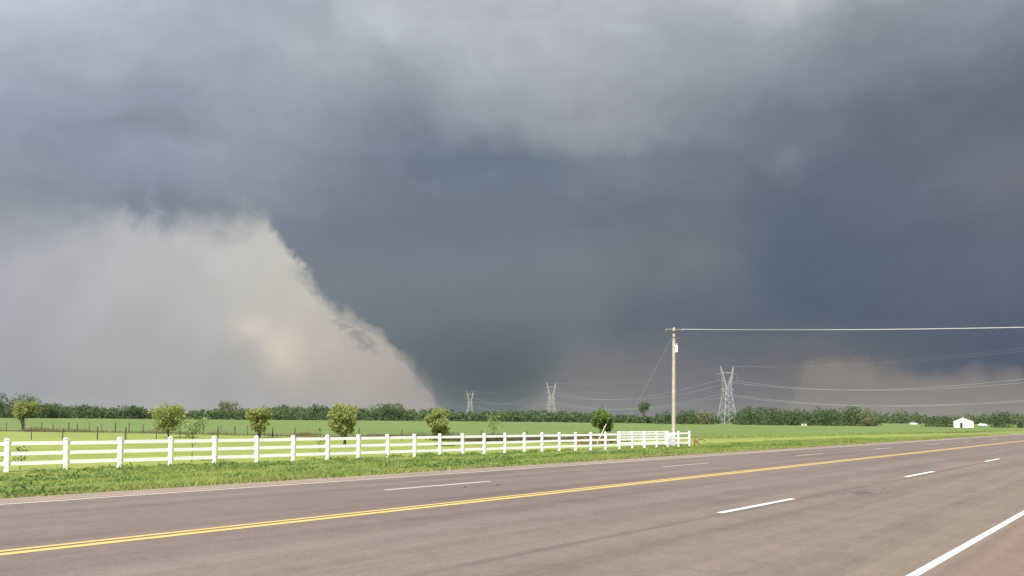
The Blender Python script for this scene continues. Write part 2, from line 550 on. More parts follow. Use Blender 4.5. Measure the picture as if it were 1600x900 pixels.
M['old_post'] = pmat('old_grey_post', (.075, .06, .05), .9, .3, 9.0)
M['conductor'] = pmat('weathered_conductor', (.36, .36, .37), .6)
M['wire'] = pmat('aluminium_wire', (.62, .62, .62), .45, metal=.0, spec=.5)
M['thin_wire'] = pmat('dull_steel_wire', (.22, .20, .20), .6)
M['steel'] = pmat('galvanised_steel', (.31, .305, .30), .6, .1, .3, spec=.3)
M['white_metal'] = pmat('white_enamel', (.75, .75, .75), .4, spec=.5)
M['glass_ins'] = pmat('grey_insulator', (.17, .16, .16), .3, spec=.5)
M['ceramic'] = pmat('pale_ceramic', (.70, .69, .66), .2, spec=.6)
M['bark'] = pmat('bark', (.10, .075, .055), .95, .3, 8.0, .6, 25)
M['siding'] = pmat('white_siding', (.80, .80, .77), .6, .05, .8)
M['roof'] = pmat('pale_metal_roof', (.62, .62, .60), .5, .08, .8)
M['dark'] = pmat('dark_opening', (.015, .015, .017), .9)
M['car_paint'] = pmat('white_car_paint', (.78, .78, .78), .25, spec=.5)
M['car_glass'] = pmat('dark_car_glass', (.02, .024, .028), .08, spec=.6)
M['tyre'] = pmat('tyre_rubber', (.02, .02, .02), .9)
M['brown_board'] = pmat('brown_boards', (.13, .085, .06), .9, .25, 3.0)
M['dead_wood'] = pmat('dead_brown_wood', (.16, .095, .055), .9, .3, 6.0)
M['pale_wood'] = pmat('pale_bare_wood', (.55, .47, .36), .8, .15, 6.0)
M['grass'] = leaf_mat('grass_blades', (.135, .225, .055), (.37, .40, .13), .45, .28)
M['weeds'] = leaf_mat('dark_weed_leaves', (.10, .175, .05), (.20, .27, .08), .4, .35)
M['dead_weed'] = leaf_mat('dead_weed_stalks', (.06, .05, .035), (.14, .115, .07), .25, .5)
M['dead_weed2'] = leaf_mat('brown_weed_stalks', (.12, .10, .06), (.22, .19, .10), .3, .5)
M['dry_grass'] = leaf_mat('dry_grass_blades', (.20, .17, .08), (.34, .29, .15), .35, .5)
M['leaf_young'] = leaf_mat('young_olive_leaves', (.21, .26, .08), (.38, .41, .15), .5, 1.0)
M['leaf_bright'] = leaf_mat('fresh_green_leaves', (.17, .24, .075), (.32, .38, .15), .45, 1.0)
M['leaf_green'] = leaf_mat('deep_green_leaves', (.085, .145, .035), (.18, .235, .065), .4, 1.0)
M['leaf_far'] = leaf_mat('far_wood_leaves', (.050, .090, .038), (.120, .158, .066), .3, .06)
M['leaf_far2'] = leaf_mat('far_olive_leaves', (.13, .15, .068), (.20, .205, .10), .3, .12)
M['leaf_far3'] = leaf_mat('far_deep_leaves', (.046, .085, .036), (.10, .142, .058), .3, .12)

# --------------------------------- ground sheets
RZ = -TH                                  # road frame: local x = across (v), local y = along (u)
far = MB()
far.add([(-30000, -30000, 0), (30000, -30000, 0), (30000, 30000, 0), (-30000, 30000, 0)], [(0, 1, 2, 3)])
tag(far.build('ground', M['far'], loc=(0, 0, PLAIN - .012)), kind='structure')

def strip(name, vs_, u0, u1, zf, mat, nu=1, lift=0.0):
    mb = MB()
    for j in range(nu + 1):
        u = u0 + (u1 - u0) * j / nu
        for v in vs_:
            mb.v.append((v, u, zf(v) + lift))
    n = len(vs_)
    for j in range(nu):
        for i in range(n - 1):
            a = j * n + i
            mb.f.append((a, a + 1, a + n + 1, a + n))
    return mb.build(name, mat, rz=RZ)

verge = strip('grass_verge', [-40.0, -35.7, -30, -25, -18.7, -18.35], -400, 1500, lambda v: ground_z(v) if v < -18.5 else -.08, M['verge'], 8, .008)
tag(verge, kind='structure')
vr = strip('grass_verge', [1.25, 1.7, 8, 15.6, 30], -400, 1500, lambda v: ground_z(v) if v > 1.6 else -.07, M['verge'], 8, .008)
tag(vr, kind='structure')
def rz_edge(v):
    return road_z(v)
road = strip('road', [-18.68, V_L, V_DL, V_Y - .5, V_Y, V_Y + .5, V_DR, V_R, 1.35], -400, 1500, rz_edge, M['asphalt'], 1)
tag(road, kind='structure')
def line(name, v0, v1, u0, u1, mat):
    mb = MB()
    L = .004
    mb.add([(v0, u0, road_z(v0) + L), (v1, u0, road_z(v1) + L), (v1, u1, road_z(v1) + L), (v0, u1, road_z(v0) + L)], [(0, 1, 2, 3)])
    return mb.build(name, mat, road)
line('edge_line', V_L - .075, V_L + .075, -400, 1500, M['edge_paint'])
line('edge_line', V_R + .005, V_R + .11, -400, 1500, M['white_paint'])
line('centre_line', V_Y - .18, V_Y - .05, -400, 1500, M['yellow_paint'])
line('centre_line', V_Y + .05, V_Y + .18, -400, 1500, M['yellow_paint'])
for k in range(-2, 24):
    u = 13.7 + 12.62 * k
    line('lane_dash', V_DL - .06, V_DL + .06, u - .1, u + 3.5, M['edge_paint' if k % 3 else 'white_paint'])
    line('lane_dash', V_DR - .06, V_DR + .06, u + .35, u + 3.9, M['white_paint'])
# a few dark crumbs lying on the far lanes
for x, y, s in ((727, 763, .045), (778, 760, .04)):
    q = px(x, y, .1)
    v_, u_ = q.dot(V), q.dot(U)
    mb = MB()
    n = 7
    top = [(math.cos(6.283 * i / n) * s * random.uniform(.7, 1.2), math.sin(6.283 * i / n) * 2.0 * s * random.uniform(.7, 1.2), .0) for i in range(n)]
    mb.add(top + [(0, 0, .012)], [(i, (i + 1) % n, n) for i in range(n)])
    o = mb.build('rubber_scrap', M['tyre'], loc=tuple(rd(v_, u_, road_z(v_) + .003)), rz=RZ)
    lab = {727: 'small dark scrap just below the nearest far-lane dash', 778: 'small dark scrap past the end of the nearest far-lane dash'}[x]
    tag(o, lab, 'debris', 'scraps lying on the asphalt')

# fields beyond the white fence
def fence_pt(u, off=0.0):
    return rd(-41.35 + (u - 18) * .062 + off, u, PLAIN)
def poly_sheet(name, pts, z, mat, skirt=None):
    mb = MB()
    n = len(pts)
    mb.v = [(p.x, p.y, z) for p in pts]
    mb.f = [tuple(range(n))]
    if skirt is not None:
        mb.v += [(p.x, p.y, skirt) for p in pts]
        mb.f += [(i, i + n, (i + 1) % n + n, (i + 1) % n) for i in range(n)]
    return mb.build(name, mat)
crop_front = [px(-700, 669), px(-200, 672), px(60, 674.5), px(430, 682), px(700, 684), px(960, 686), px(1100, 684), px(1200, 682.5), px(1400, 677.5), px(1600, 672.5), px(1900, 669.5), px(2400, 668)]
back = [px_depth(2400, 4200), px_depth(1500, 3500), px_depth(800, 3000), px_depth(0, 3000), px_depth(-700, 4000)]
tag(poly_sheet('crop_field', crop_front + back, PLAIN + .05, M['crop'], PLAIN - .02), kind='structure')
past = [rd(-40.2, -300), rd(-40.2, 900)] + [px(1900, 668.5), px(1600, 671.8), px(1400, 676.8), px(1200, 681.8), px(1100, 683.5), px(960, 685.5), px(700, 683.5), px(430, 681.5), px(60, 674.0), px(-200, 671), px(-700, 668)]
tag(poly_sheet('pasture', past, PLAIN - .003, M['pasture']), kind='structure')

# --------------------------------- tornado
TD = 4000.0
def t_at(x, y):
    d = ray(x, y)
    s = TD / d.y
    return d.x * s, EYE + d.z * s
LEFT = [(700,652),(693,641),(682,630),(662,604),(641,578),(612,545),(580,522),(540,503),(508,484),(480,460),(452,436),(456,408),(440,390),(420,366),(416,338),(380,300),(350,250),(330,190),(320,120),(320,60)]
RIGHT = [(818,652),(828,641),(838,630),(856,604),(880,578),(915,550),(960,530),(1005,510),(1050,490),(1090,465),(1120,440),(1145,410),(1160,380),(1172,340),(1180,300),(1190,250),(1200,190),(1210,120),(1220,60)]
la = np.array([t_at(*p) for p in LEFT])
ra = np.array([t_at(*p) for p in RIGHT])
NZ, NA = 190, 260
zs = np.concatenate([[PLAIN - 5], np.linspace(2, 1700, NZ - 1)])
xl = np.interp(zs, la[:, 1], la[:, 0])
xr = np.interp(zs, ra[:, 1], ra[:, 0])
for _ in range(2):
    xr = np.convolve(np.pad(xr, 4, 'edge'), np.ones(9) / 9, 'valid')
TC = Vector((t_at(760, 640)[0], TD, PLAIN))
mb = MB()
for i in range(NZ):
    cx, hw = (xl[i] + xr[i]) / 2, (xr[i] - xl[i]) / 2
    for k in range(NA):
        a = 2 * math.pi * k / NA
        c, s = math.cos(a), math.sin(a)
        p = Vector((cx + hw * c, TD + hw * .62 * s, zs[i]))
        amp = min(1, hw / 420)
        nz = mn.fractal(p * .0035, .9, 2.1, 3) * 30 + (abs(mn.noise(p * .011)) + .5 * abs(mn.noise(p * .026)) + .25 * abs(mn.noise(p * .06))) * 46 - 20
        nz *= amp * (.5 if zs[i] < 250 else 1.0)
        mb.v.append((p.x + nz * c - TC.x, p.y + nz * s - TC.y, p.z - TC.z))
for i in range(NZ - 1):
    for k in range(NA):
        k2 = (k + 1) % NA
        mb.f.append((i * NA + k, i * NA + k2, (i + 1) * NA + k2, (i + 1) * NA + k))
mb.f.append(tuple(reversed(range(NA))))
mb.f.append(tuple((NZ - 1) * NA + k for k in range(NA)))
vm = bpy.data.materials.new('storm_cloud')
vm.use_nodes = True
vm.node_tree.nodes.clear()
q = G(vm.node_tree)
tc = q.n('ShaderNodeTexCoord').outputs['Object']
sp = q.n('ShaderNodeSeparateXYZ')
q.put(sp.inputs[0], tc)
dens = q.math('ADD', q.mapr(sp.outputs[2], 150, 900, .0028, 0.0, smooth=True), q.mapr(sp.outputs[2], 0, 420, .0030, 0.0))
# the left flank is a wall of dense cloud, the right one thins out into rain
lim = q.mapr(sp.outputs[2], 0, 800, 70, 250)
dens = q.math('MULTIPLY', dens, q.mapr(q.math('SUBTRACT', sp.outputs[0], lim), 0, 520, 1, 0, smooth=True))
pv = q.n('ShaderNodeVolumePrincipled')
pv.inputs['Color'].default_value = (.455, .47, .59, 1)
pv.inputs['Anisotropy'].default_value = .6
q.put(pv.inputs['Density'], dens)
om = q.n('ShaderNodeOutputMaterial')
vm.node_tree.links.new(pv.outputs[0], om.inputs['Volume'])
tor = mb.build('tornado', vm, loc=TC)
tag(tor, 'huge dark grey wedge tornado under the storm cloud', 'tornado')
# torn scud at its left flank
vm2 = bpy.data.materials.new('scud_cloud')
vm2.use_nodes = True
vm2.node_tree.nodes.clear()
q = G(vm2.node_tree)
pv = q.n('ShaderNodeVolumePrincipled')
pv.inputs['Color'].default_value = (.455, .47, .59, 1)
pv.inputs['Anisotropy'].default_value = .6
pv.inputs['Density'].default_value = .012
om = q.n('ShaderNodeOutputMaterial')
vm2.node_tree.links.new(pv.outputs[0], om.inputs['Volume'])
for x, y, w, h in ((588, 545, 13, 12), (575, 530, 16, 7), (556, 519, 12, 6), (545, 512, 10, 5), (600, 556, 7, 4)):
    X, Z = t_at(x, y)
    k = TD / F
    mb = MB()
    na, nb = 28, 18
    for i in range(nb + 1):
        for j in range(na):
            th, ph = math.pi * i / nb, 2 * math.pi * j / na
            d = Vector((math.sin(th) * math.cos(ph), math.sin(th) * math.sin(ph), math.cos(th)))
            r = 1 + .9 * mn.fractal(d * 1.7 + Vector((x, y, 0)), .8, 2.1, 4)
            mb.v.append((d.x * w * k * r, d.y * w * k * .7 * r, d.z * h * k * r))
    for i in range(nb):
        for j in range(na):
            j2 = (j + 1) % na
            mb.f.append((i * na + j, (i + 1) * na + j, (i + 1) * na + j2, i * na + j2))
    o = mb.build('scud', vm2, tor)
    o.location = (X - TC.x, -260, Z - TC.z)

# --------------------------------- trees
def leaves(centres, size, n_jit=.5):
    """one rhombus leaf clump per centre, random orientation; returns verts, faces"""
    n = len(centres)
    a = rng.normal(size=(n, 3))
    a /= np.linalg.norm(a, axis=1, keepdims=True)
    b = rng.normal(size=(n, 3))
    b -= (a * b).sum(1, keepdims=True) * a
    b /= np.linalg.norm(b, axis=1, keepdims=True)
    s = size * rng.uniform(1 - n_jit, 1 + n_jit, (n, 1))
    v = np.stack([centres + a * s, centres + b * s * .6, centres - a * s, centres - b * s * .6], 1).reshape(-1, 3)
    f = np.arange(4 * n).reshape(n, 4)
    return v, f
def lobe_points(lobes, n, shell=.45):
    vol = np.array([l[3] * l[4] * l[5] for l in lobes])
    idx = rng.choice(len(lobes), n, p=vol / vol.sum())
    d = rng.normal(size=(n, 3))
    d /= np.linalg.norm(d, axis=1, keepdims=True)
    r = shell + (1 - shell) * rng.random((n, 1)) ** .6
    r *= 1 + .18 * rng.normal(size=(n, 1)) * (rng.random((n, 1)) < .3)
    L = np.array(lobes)[idx]
    return L[:, :3] + d * r * L[:, 3:6]
def crown_lobes(h, w, base, k, seed, lean=0.0):
    rr = random.Random(seed)
    out = []
    ch = h - base
    out.append((lean * .5, 0, base + ch * .56, w * .30, w * .30, ch * .36))
    if base < .06 * h:                     # leafy down to the ground
        for i in range(5):
            a = rr.uniform(0, 6.283)
            out.append((w * .33 * math.cos(a), w * .33 * math.sin(a), h * .10, w * .2, w * .2, h * .16))
    for i in range(k):
        a = rr.uniform(0, 6.283)
        t = rr.uniform(.12, .9)
        prof = max(.22, math.sin(math.pi * (.05 + t * .72))) if base > .1 * h else math.sin(math.pi * min(1, .18 + t * .78)) ** .7
        rad = w * .5 * prof * rr.uniform(.45, .85)
        s = w * rr.uniform(.12, .25) * (.55 + .45 * prof)
        out.append((rad * math.cos(a) + lean * t, rad * math.sin(a), min(base + ch * t, h - s * .8), s, s, s * rr.uniform(.7, 1.1)))
    return out
def trunk(mb, h, base, r, seed, lean=0.0, w=1.5, stems=1):
    rr = random.Random(seed)
    for sidx in range(stems):
        ox, oy = (0, 0) if stems == 1 else (rr.uniform(-.12, .12), rr.uniform(-.12, .12))
        ex, ey = (lean * .5, 0) if stems == 1 else (rr.uniform(-.3, .3) * w, rr.uniform(-.3, .3) * w)
        H = base + (h - base) * .65
        pts = [(ox + ex * t ** 1.5 + rr.uniform(-.03, .03), oy + ey * t ** 1.5 + rr.uniform(-.03, .03), -.1 + (H + .1) * t) for t in (0, .2, .4, .6, .8, 1)]
        mb.tube(pts, [r * q for q in (1.15, .95, .8, .6, .4, .15)], 7)
    for i in range(9):
        t = rr.uniform(.25, .8)
        a = rr.uniform(0, 6.283)
        z0 = (base + (h - base) * .65) * t
        L = w * rr.uniform(.25, .45)
        e = Vector((math.cos(a) * L + lean * t * .6, math.sin(a) * L, z0 + L * rr.uniform(.5, 1.1)))
        p0 = Vector((lean * .5 * t ** 1.5, 0, z0))
        mb.tube([p0, p0.lerp(e, .5) + Vector((0, 0, L * .08)), e], [r * .4, r * .25, r * .08], 5)
def tree(name, label, pos, h, w, seed, n, leaf, mat, base=.25, r=None, k=14, lean=0.0, stems=1, shell=.35, cat='tree', group=None):
    root = empty(name, pos)
    tag(root, label, cat, group)
    mb = MB()
    b = base * h
    trunk(mb, h, b, r or .02 * h, seed, lean, w, stems)
    mb.build('trunk', M['bark'], root, smooth=True)
    v, f = leaves(lobe_points(crown_lobes(h, w, b, k, seed, lean), n, shell), leaf)
    v[:, 2] = np.maximum(v[:, 2], .05)
    link('crown', np_mesh('crown', v, f, M[mat]), root)
    return root
def tree_px(name, label, x, y_base, y_top, wpx, seed, n, leaf, mat, depth=None, **kw):
    p = px(x, y_base) if depth is None else px_depth(x, depth)
    p.z = PLAIN
    h = height_for(p, y_top)
    w = wpx / F * p.y
    return tree(name, label, p, h, w, seed, n, leaf, mat, **kw)

YG = 'young trees planted behind the white fence'
tree_px('young_tree', 'leaning olive green young tree with bare reddish stems, leftmost by the wire fence', 36, 672, 627, 42, 1, 3315, 0.128, 'leaf_young', base=.38, stems=3, lean=.35, r=.10, group=YG)
tree_px('young_tree', 'spreading olive young tree behind the fence, just left of the pale sparse sapling', 262, 684, 634, 60, 2, 3315, 0.120, 'leaf_young', base=.2, stems=3, k=24, shell=.2, group=YG)
tree_px('sapling', 'pale sparse sapling on a thin dark stem close behind the white fence', 300, 721, 650, 46, 3, 330, .075, 'leaf_bright', base=.42, r=.03, k=16, shell=.1, group=YG)
tree_px('sapling', 'tiny sparse sapling behind the leftmost section of the white fence', 32, 734, 696, 34, 4, 110, .055, 'leaf_green', base=.2, r=.022, k=12, shell=.1, group=YG)
tree_px('young_tree', 'rounded olive young tree beside a thick dark wire-fence post', 405, 684, 637, 40, 5, 3315, 0.120, 'leaf_young', base=.2, stems=3, k=20, group=YG)
tree_px('young_tree', 'fullest bushy green young tree, standing below the tornado\'s bright left flank', 538, 699, 633, 52, 6, 4420, 0.100, 'leaf_young', base=.2, stems=4, k=26, group=YG)
tree_px('sapling', 'small twiggy sapling just left of the fullest young tree', 500, 706, 668, 26, 7, 160, .065, 'leaf_young', base=.25, r=.022, shell=.1, group=YG)
tree_px('young_tree', 'egg-shaped yellow-green young tree at the tornado\'s foot', 686, 697, 638, 42, 8, 3978, 0.100, 'leaf_young', base=.22, stems=3, k=22, group=YG)
tree_px('sapling', 'thin see-through sapling between the two farther pylons', 771, 692, 643, 30, 9, 230, .085, 'leaf_bright', base=.25, r=.03, k=14, shell=.1, group=YG)
tree_px('young_tree', 'dark green young tree with a pale pole leaning on it', 940, 692, 636, 40, 10, 3315, 0.120, 'leaf_green', base=.22, stems=3, k=12, shell=.25, group=YG)

# individual trees that stand out of the far wood
FG = 'larger trees standing out of the far treeline'
def ft(label, x, depth, y_top, wpx, seed, mat='leaf_far', n=900, base=.12, **kw):
    leaf = max(.35, depth / 1000 * .9)
    return tree_px('tree', label, x, 0, y_top, wpx, seed, n, leaf, mat, depth=depth, base=base, group=FG, **kw)
ft('tall dark tree cut by the left picture edge', -6, 400, 613, 36, 21)
ft('broad dark tree behind the leaning young tree at far left', 34, 415, 615, 58, 22, n=1100)
ft('rounded pale treetop rising above the left treeline, left of the olive young trees', 77, 430, 629, 34, 23)
ft('round grey-green treetop standing alone above the treeline under the bright sky', 353, 520, 626, 34, 24, 'leaf_far2')
ft('low dark treetop in the left treeline, left of the spreading young tree', 138, 440, 632, 40, 25)
ft('dark treetop in the left treeline, just left of the spreading young tree', 208, 440, 633, 34, 26)
ft('green treetop right of the rounded olive young tree', 436, 500, 633, 38, 27)
ft('green treetop left of the fullest bushy young tree', 504, 500, 631, 34, 28)
ft('domed treetop right of the fullest bushy young tree', 611, 500, 630, 40, 29, n=1000)
ft('slim tall tree with a bare lower trunk left of the utility pole', 1005, 470, 625, 24, 30, 'leaf_far3', n=420, base=.42, r=.28, k=8)
ft('dark round tree right behind the utility pole, on its right', 1076, 430, 640, 46, 31, 'leaf_far3', n=1000, base=.03)
ft('dark round tree just left of the utility pole', 1036, 440, 642, 38, 32, 'leaf_far', n=800, base=.03)
ft('olive bushy tree directly left of the nearest pylon', 1104, 425, 643, 42, 33, 'leaf_far2', n=900, base=.02)
ft('dense dark tree directly right of the nearest pylon', 1176, 418, 635, 52, 34, 'leaf_far3', n=1300, base=.02)
ft('second dense dark tree right of the nearest pylon', 1212, 412, 636, 50, 35, 'leaf_far3', n=1200, base=.02)
ft('third dense dark tree right of the nearest pylon', 1250, 410, 638, 46, 36, 'leaf_far3', n=1200, base=.02)
ft('broadest dark tree in the middle of the right-hand grove', 1292, 405, 634, 58, 37, 'leaf_far3', n=1500, base=.02)
ft('dark tree at the grove\'s right, rising behind its olive end tree', 1338, 420, 633, 50, 38, 'leaf_far3', n=1200, base=.02)
ft('olive-brown tree closing the right end of the grove', 1357, 400, 643, 36, 39, 'leaf_far2', n=900, base=.02)
ft('low dark bush left of the white shed', 1472, 402, 649, 40, 40, 'leaf_far3', n=800, base=.0)
ft('small dark bush touching the white shed\'s left wall', 1454, 420, 651, 26, 41, 'leaf_far', n=500, base=.0)
ft('round dark tree right of the white shed', 1566, 398, 642, 42, 42, 'leaf_far3', n=1000, base=.02)
ft('olive tree at the right picture edge above the brown hut', 1604, 405, 644, 32, 43, 'leaf_far2', n=700, base=.05)

# the far wood itself: one mass of crowns along the field's edge
TOPS = [(-200,622),(0,629),(60,631),(100,634),(140,637),(200,637),(260,641),(300,642),(350,639),(400,638),(440,635),(500,636),(560,639),(610,634),(660,640),(700,642),(740,644),(800,641),(860,643),(900,643),(960,646),(1000,650),(1030,648),(1070,648),(1120,648),(1150,642),(1200,643),(1250,643),(1300,642),(1360,643),(1372,649),(1400,644),(1425,643),(1450,650),(1490,650),(1530,648),(1560,647),(1600,648),(1800,645)]
DEPS = [(-200,415),(0,425),(400,460),(700,520),(900,500),(1150,440),(1365,425),(1372,900),(1800,1000)]
def interp(t, x):
    return float(np.interp(x, [p[0] for p in t], [p[1] for p in t]))
vv, ff, nv = [], [], 0
x = -200.0
while x < 1800:
    for rowi in range(3):
        xx = x + random.uniform(-5, 5)
        dep = interp(DEPS, xx) * (1 + .05 * rowi) * random.uniform(.99, 1.02)
        if 1120 < xx < 1152 and dep < 560:
            dep = random.uniform(560, 620)
        p = px_depth(xx, dep)
        h = max(2.5, height_for(p, interp(TOPS, xx)) * (.75, .95, 1.12)[rowi] * random.uniform(.78, 1.14))
        w = h * random.uniform(.9, 1.35)
        nl = 170 if dep < 700 else 100
        pts = lobe_points(crown_lobes(h, w, 0, 8, random.random()), nl, .4)
        v, f = leaves(pts, dep / 1000 * 1.05)
        v += np.array([p.x, p.y, 0])
        v[:, 2] = np.maximum(v[:, 2], .02) + PLAIN
        vv.append(v)
        ff.append(f + nv)
        nv += len(v)
    x += 7.0
wood = link('far_wood', np_mesh('far_wood', np.concatenate(vv), np.concatenate(ff), M['leaf_far']))
tag(wood, 'continuous dark green wood along the far edge of the field', 'wood', kind='stuff')

# --------------------------------- white rail fence
FX = [-186, -84, 12, 104, 188, 267, 336, 401.5, 458.5, 512, 560, 606, 648, 687.5, 723, 756.5, 789, 819.5, 847, 874, 899.5, 923, 946, 968, 988, 1007, 1026, 1043, 1060, 1077]
def on_fence(x):
    d = ray(x, horizon_y(x))
    dv, du = d.dot(V), d.dot(U)           # v = t*dv, u = t*du ; v = a + b*u
    a, b = -41.35 - 18 * .062, .062
    t = a / (dv - b * du)
    return t * du
FU = [on_fence(x) for x in FX]
fp = fence_pt(FU[0])
fence = empty('rail_fence', fp)
tag(fence, 'long white three-rail vinyl fence along the roadside', 'fence')
FANG = math.atan2((fence_pt(50) - fence_pt(20)).y, (fence_pt(50) - fence_pt(20)).x)
post_mb = MB().box((0, 0, .70), (.155, .155, 1.42))
post_me = post_mb.mesh('post', M['vinyl'])
cap = MB()
cap.box((0, 0, 1.425), (.18, .18, .03))
cap.add([(-.085, -.085, 1.441), (.085, -.085, 1.441), (.085, .085, 1.441), (-.085, .085, 1.441), (0, 0, 1.49)], [(0, 1, 4), (1, 2, 4), (2, 3, 4), (3, 0, 4)])
cap_me = cap.mesh('post_cap', M['vinyl'])
for i, u in enumerate(FU):
    p = fence_pt(u)
    tl = Matrix.Rotation(random.uniform(-.008, .008), 4, 'Y') @ Matrix.Rotation(random.uniform(-.008, .008), 4, 'X')
    po = link('post', post_me, fence)
    po.location = p - fp
    po.rotation_euler = (random.uniform(-.01, .01), random.uniform(-.01, .01), FANG)
    link('post_cap', cap_me, po)
    if i + 1 < len(FU):
        n = fence_pt(FU[i + 1])
        L = (n - p).length - .155
        for z in (.36, .80, 1.24):
            rm = MB().box((0, 0, 0), (L, .05, .165))
            ro = rm.build('rail', M['vinyl'], fence)
            ro.location = (p + n) / 2 - fp + Vector((0, 0, z + random.uniform(-.008, .008)))
            ro.rotation_euler = (0, 0, FANG)

# second short fence across the lane behind its right end, and the solid white panel
B0, B1 = px_depth(966, 84), px_depth(1040, 90.5)
g2 = empty('farm_gate', B0)
tag(g2, 'white many-barred gate just behind the right end of the fence', 'gate')
dv_ = B1 - B0
ga = math.atan2(dv_.y, dv_.x)
for t in (0, .5, 1):
    po = MB().box((0, 0, .68), (.12, .12, 1.40)).build('post', M['vinyl'], g2)
    po.location = dv_ * t
    po.rotation_euler = (0, 0, ga)
for z in (.30, .58, .86, 1.10, 1.32):
    for t in (.25, .75):
        ro = MB().box((0, 0, 0), (dv_.length / 2 - .12, .04, .13)).build('bar', M['vinyl'], g2)
        ro.location = dv_ * t + Vector((0, 0, z))
        ro.rotation_euler = (0, 0, ga)
pp = px_depth(1050, 83.5)
pan = empty('white_panel', pp, FANG)
tag(pan, 'solid white square board at the utility pole\'s foot behind the fence', 'board')
MB().box((0, 0, .72), (1.15, .05, 1.22)).build('board', M['vinyl'], pan)
for s in (-1, 1):
    MB().box((s * .5, .06, .72), (.07, .06, 1.46)).build('leg', M['white_metal'], pan)
# grey utility box on that board's right
# --------------------------------- wire fences with dark old posts
def wire_fence(label, pts_px, seed, wires):
    rr = random.Random(seed)
    P = [px(*p) for p in pts_px]
    root = empty('wire_fence', P[0])
    tag(root, label, 'fence', 'old wire fences of the pasture')
    tops = []
    for p in P:
        h = rr.uniform(1.05, 1.35)
        r = rr.uniform(.05, .085)
        tx, ty = rr.uniform(-.07, .07), rr.uniform(-.05, .05)
        mb = MB().tube([(0, 0, -.15), (tx * .5, ty * .5, h * .5), (tx, ty, h)], [r, r * .95, r * .85], 7)
        o = mb.build('post', M['old_post'], root)
        o.location = p - P[0]
    for z in wires:
        mb = MB()
        pts = []
        for a, b in zip(P[:-1], P[1:]):
            for t in (0, .5):
                q_ = a.lerp(b, t) - P[0]
                pts.append(q_ + Vector((0, 0, z - (.03 if t else 0))))
        pts.append(P[-1] - P[0] + Vector((0, 0, z)))
        mb.tube(pts, .006, 3)
        mb.build('wire', M['thin_wire'], root)
    return root
wire_fence('nearer row of dark wooden posts with wire, behind the white fence at left', [(-20, 686), (49, 687), (97, 687.5), (152, 687), (196, 687), (244, 686), (281, 685), (340, 684.5), (426, 683)], 3, (.4, .75, 1.0))
wire_fence('farther row of thin dark posts with wire at the crop\'s edge', [(10, 673), (38, 673.3), (65, 673.6), (83, 674), (107, 674.5), (120, 674.8), (139, 675), (159, 675.4), (180, 675.8), (201, 676), (224, 676.5), (256, 677.2), (290, 678), (318, 678.6), (345, 679.2), (367, 679.8), (387, 680.2), (410, 680.8)], 4, (.4, .75, 1.0))
wire_fence('row of short dark posts seen through the middle of the white fence', [(460, 686), (500, 687), (560, 688), (628, 689), (700, 690), (752, 691), (824, 692), (900, 693)], 5, (.4, .8))

# --------------------------------- brush, leaning pole, bent dead branch
def brush(name, label, p, w, h, n, mat, cat):
    root = empty(name, p)
    tag(root, label, cat)
    mb = MB()
    rr = random.Random(p.x)
    for i in range(n):
        a = Vector((rr.uniform(-.5, .5) * w, rr.uniform(-.3, .3) * w, 0))
        b = a + Vector((rr.uniform(-.6, .6), rr.uniform(-.4, .4), rr.uniform(.2, 1)))* h
        mb.tube([a, a.lerp(b, .5) + Vector((rr.uniform(-.1, .1), 0, .05)), b], [.03, .022, .01], 4)
    mb.build('sticks', M[mat], root)
    pts = np.stack([rng.uniform(-.5, .5, n * 6) * w, rng.uniform(-.3, .3, n * 6) * w, rng.random(n * 6) ** 1.6 * h * .8], 1)
    v, f = leaves(pts, .10)
    v[:, 2] = np.maximum(v[:, 2], .01)
    link('dead_leaves', np_mesh('dead_leaves', v, f, M['dry_grass']), root)
brush('brush_pile', 'heap of dead brown brush under the dark young tree', px_depth(935, 88), 4.6, .9, 70, 'dead_wood', 'brush')
lp = px_depth(932, 87)
mb = MB().tube([(0, 0, 0), (.48, .1, 1.05), (.98, .2, 2.05)], [.05, .045, .04], 6)
tag(mb.build('leaning_pole', M['pale_wood'], loc=lp), 'pale bare pole leaning in the dark young tree', 'pole')
dp = px_depth(1086, 84)
root = empty('dead_branch', dp)
tag(root, 'rusty brown bent dead branch past the fence\'s right end', 'branch')
MB().tube([(0, 0, -.05), (-.05, 0, .45), (.02, .05, 1.0)], [.09, .08, .06], 6).build('stub', M['dead_wood'], root)
MB().tube([(.1, 0, .35), (.35, 0, .75), (.75, .05, .72), (.98, .05, .52)], [.07, .06, .05, .035], 6).build('limb', M['dead_wood'], root)
MB().tube([(.05, 0, .62), (.3, 0, .35), (.62, 0, .12)], [.07, .06, .04], 6).build('limb', M['dead_wood'], root)

